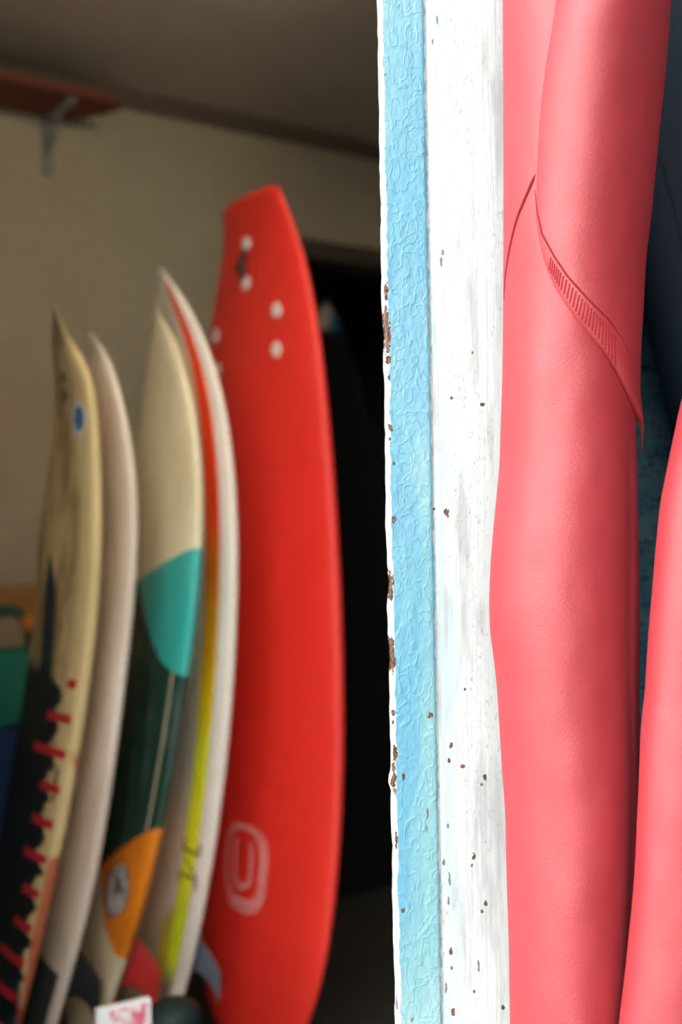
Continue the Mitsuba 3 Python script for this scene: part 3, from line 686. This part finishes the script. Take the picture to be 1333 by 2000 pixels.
body = rbox(0.22, 0.10, 0.235, 0.03)
obj('green_container__body', green_place(body), 'm_green', smooth=40)
hoop = [(-0.08, 0, 0.10), (-0.07, 0, 0.16), (-0.03, 0, 0.20), (0.02, 0, 0.205), (0.055, 0, 0.18), (0.066, 0, 0.14), (0.066, 0, 0.10)]
hp_ = np.array([[float(spline(t, list(enumerate([p[k] for p in hoop])))) for k in range(3)] for t in np.linspace(0, 6, 50)])
obj('green_container__handle', green_place(tube(hp_, 0.013, 12)), 'm_greendark', 'dark looped handle', smooth=True)
kn = trimesh.creation.icosphere(3, 0.023); kn.apply_translation(at(60, 1217, GY - 0.04)); obj('green_container__knob', kn, 'm_orange', 'orange round knob', smooth=True)
tag('green_container', 'green container with a dark looped handle and an orange knob, left of the yellowed board', 'container')
c0 = at(5, 1365, GY); zb = c0[2] - 0.1175
obj('storage_box', placed(rbox(0.30, 0.24, zb, 0.012), 0.15, (c0[0] - 0.10, c0[1] - 0.01, zb / 2)), 'm_black', 'black storage box under the green container, in deep shade', 'box', smooth=40)
# dark blue cloth thrown over the front of the storage box
def cloth_over():
    nu, nv = 30, 30; V = []
    o = np.array([c0[0] - 0.06, c0[1] - 0.02, zb]); R = trimesh.transformations.rotation_matrix(0.15, (0, 0, 1))[:3, :3]
    top, bot = [], []
    for j in range(nv):
        for i in range(nu):
            x = -0.14 + 0.28 * i / (nu - 1); t = 0.30 * j / (nv - 1) - 0.05
            fold = 0.006 * math.sin(38 * x + 4 * t) + 0.004 * math.sin(90 * x)
            h = 0.030 + 0.05 * max(0.0, (x + 0.05) / 0.2) * math.exp(-(t / 0.05) ** 2)
            y, z = (0, 0) if t < 0 else (-0.137 - 0.006 - fold - 0.012, 0.018 + h * math.exp(-(t / 0.03) ** 2) - t)
            if t < 0: y = -0.13 - t - 0.02; z = 0.008 + abs(fold) * 0.3 + h * 0.6
            p = R @ np.array([x, y, z]) + o; top.append(p); bot.append(p + R @ np.array([0, 0.003 if t >= 0 else 0, 0 if t >= 0 else -0.003]))
    V = np.array(top + bot); Fc = []; q = nu * nv
    for j in range(nv - 1):
        for i in range(nu - 1):
            a = j * nu + i; Fc += [[a, a + 1, a + nu + 1], [a, a + nu + 1, a + nu], [q + a, q + a + nu + 1, q + a + 1], [q + a, q + a + nu, q + a + nu + 1]]
    return trimesh.Trimesh(V, Fc, process=False)


obj('blue_cloth', cloth_over(), 'm_navycloth', 'dark blue cloth below the green container at the left edge', 'cloth', smooth=True)

# low black bench with the printed box and the dark tub, mostly below the frame
bz = 0.395
obj('low_bench', cat(box(-0.50, -0.20, 1.80, 2.06, bz - 0.03, bz), *[box(x, x + 0.03, y, y + 0.03, 0, bz - 0.03) for x in (-0.49, -0.24) for y in (1.81, 2.02)]), 'm_black', 'low black bench at the lower edge, under the pink box', 'bench', smooth=False)


def pink_print(p, n, uv):
    x, y = mi.Float(p.x), mi.Float(p.z); a = fbm(x * 60, y * 60, p.y * 60, 3)
    c = mix((0.80, 0.78, 0.76), (0.70, 0.14, 0.22), sm(0.44, 0.50, a)); return mix(c, (0.78, 0.42, 0.46), sm(0.54, 0.60, fbm(x * 110 + 7, y * 110, p.y * 110, 2)) * 0.7)


scene['m_pinkprint'] = prin(pink_print, 0.5, 0.4); scene['m_card'] = prin((0.80, 0.79, 0.77), 0.6, 0.3); scene['m_tub'] = prin((0.010, 0.020, 0.018), 0.55, 0.25)
bx_ = at(241, 1958, 1.95); hgt = 0.110
tilt = math.radians(8)


def boxplace(m):
    m = m.copy(); m.apply_transform(trimesh.transformations.rotation_matrix(math.radians(28), (0, 0, 1))); m.apply_translation((bx_[0], bx_[1], bz + hgt / 2 + 0.0005)); return m


obj('printed_box__carton', boxplace(rbox(0.096, 0.016, hgt, 0.002)), 'm_card', smooth=40)
fp = box(-0.026, 0.044, -0.0090, -0.0072, -0.050, 0.050)
obj('printed_box__print', boxplace(fp), 'm_pinkprint', 'pink and white flowery print', smooth=False)
tag('printed_box', 'small flat white box with a pink flowery print at the bottom of the photo', 'box')
tb = at(340, 1950, 2.0)
prof_t = [(0, 0), (0.044, 0), (0.046, 0.004), (0.046, 0.055), (0.048, 0.057), (0.048, 0.068), (0.044, 0.078), (0.034, 0.087), (0.018, 0.0925), (0, 0.094)]
tub = trimesh.creation.revolve(np.array(prof_t), sections=40); tub.apply_translation((tb[0], tb[1], bz)); trimesh.repair.fix_normals(tub)
obj('round_tub', tub, 'm_tub', 'dark round tub with a domed lid beside the pink box', 'tub', smooth=40)

# ------------------------------------------------------------------ in the dark doorway
DB = at(638, 586, 4.02)


def dark_board():
    V, n, m_ = [], 24, 60; L = DB[2] - 0.0
    for i in range(m_):
        t = i / (m_ - 1); z = DB[2] - L * t; hw = max(0.003, 0.235 * (1 - (1 - min(1, t / 0.5)) ** 2.2) ** 0.8 * (1 - 0.35 * max(0, (t - 0.5) / 0.5) ** 2)); th = 0.03 * min(1, 0.15 + t / 0.15)
        for k in range(n):
            a = 2 * np.pi * k / n; x, y = math.cos(a) * hw, math.sin(a) * th
            V.append([DB[0] + 0.10 * t + x * 0.75 + y * 0.6, DB[1] + 0.18 * (1 - t) * 0 + x * 0.6 - y * 0.75 + 0.12 * (1 - t) ** 3 * 0, z])
    Fc = []
    for i in range(m_ - 1):
        for k in range(n):
            a, b = i * n + k, i * n + (k + 1) % n; Fc += [[a, b, b + n], [a, b + n, a + n]]
    e = len(V); V += [np.mean(V[:n], 0), np.mean(V[-n:], 0)]
    for k in range(n): Fc += [[e, (k + 1) % n, k], [e + 1, (m_ - 1) * n + k, (m_ - 1) * n + (k + 1) % n]]
    t = trimesh.Trimesh(V, Fc, process=False); trimesh.repair.fix_normals(t); return t


def dark_deck(p, n, uv):
    x, z = mi.Float(p.x), mi.Float(p.z); X = x - float(DB[0]); Z = float(DB[2]) - z
    c = mi.Color3f(0.012, 0.013, 0.014)
    c = mix(c, (0.04, 0.22, 0.34), inside(Z - 0.10, 0.03))
    c = mix(c, (0.60, 0.50, 0.40), inside(dr.maximum(dr.abs(X + 0.012 + (Z - 0.06) * 0.25) - 0.028, dr.abs(Z - 0.065) - 0.045), 0.008))
    return c


scene['m_darkdeck'] = prin(dark_deck, 0.4, 0.3); scene['m_bucket'] = prin((0.012, 0.02, 0.05), 0.5, 0.3)
obj('surfboard_005', dark_board(), 'm_darkdeck', 'black surfboard in the dark doorway, only its blue and cream nose showing', 'surfboard', smooth=True)
bk = at(700, 1590, 4.25); pr_ = [(0, 0.01), (0.10, 0.0), (0.105, 0.01), (0.135, 0.30), (0.143, 0.305), (0.143, 0.325), (0.136, 0.325), (0.131, 0.30), (0.10, 0.02), (0, 0.02)]
bkt = trimesh.creation.revolve(np.array(pr_), sections=40); bkt.apply_translation((bk[0], bk[1], 0)); trimesh.repair.fix_normals(bkt)
obj('bucket', bkt, 'm_bucket', 'dark blue bucket standing in the black doorway', 'bucket', smooth=35)
d_ = at(708, 832, 1.0) - CAM; t_ = np.dot(np.append(WN, 0), wpt(0, BD + 0.015, 0) - CAM) / np.dot(np.append(WN, 0), d_); kp = CAM + d_ * t_
peg = tube([kp - np.append(WN, 0) * 0.02, kp + np.append(WN, 0) * 0.03], [0.02, 0.034], 12)
obj('wall_peg', peg, 'm_orange', 'tiny orange peg in the black doorway', 'peg', smooth=40)
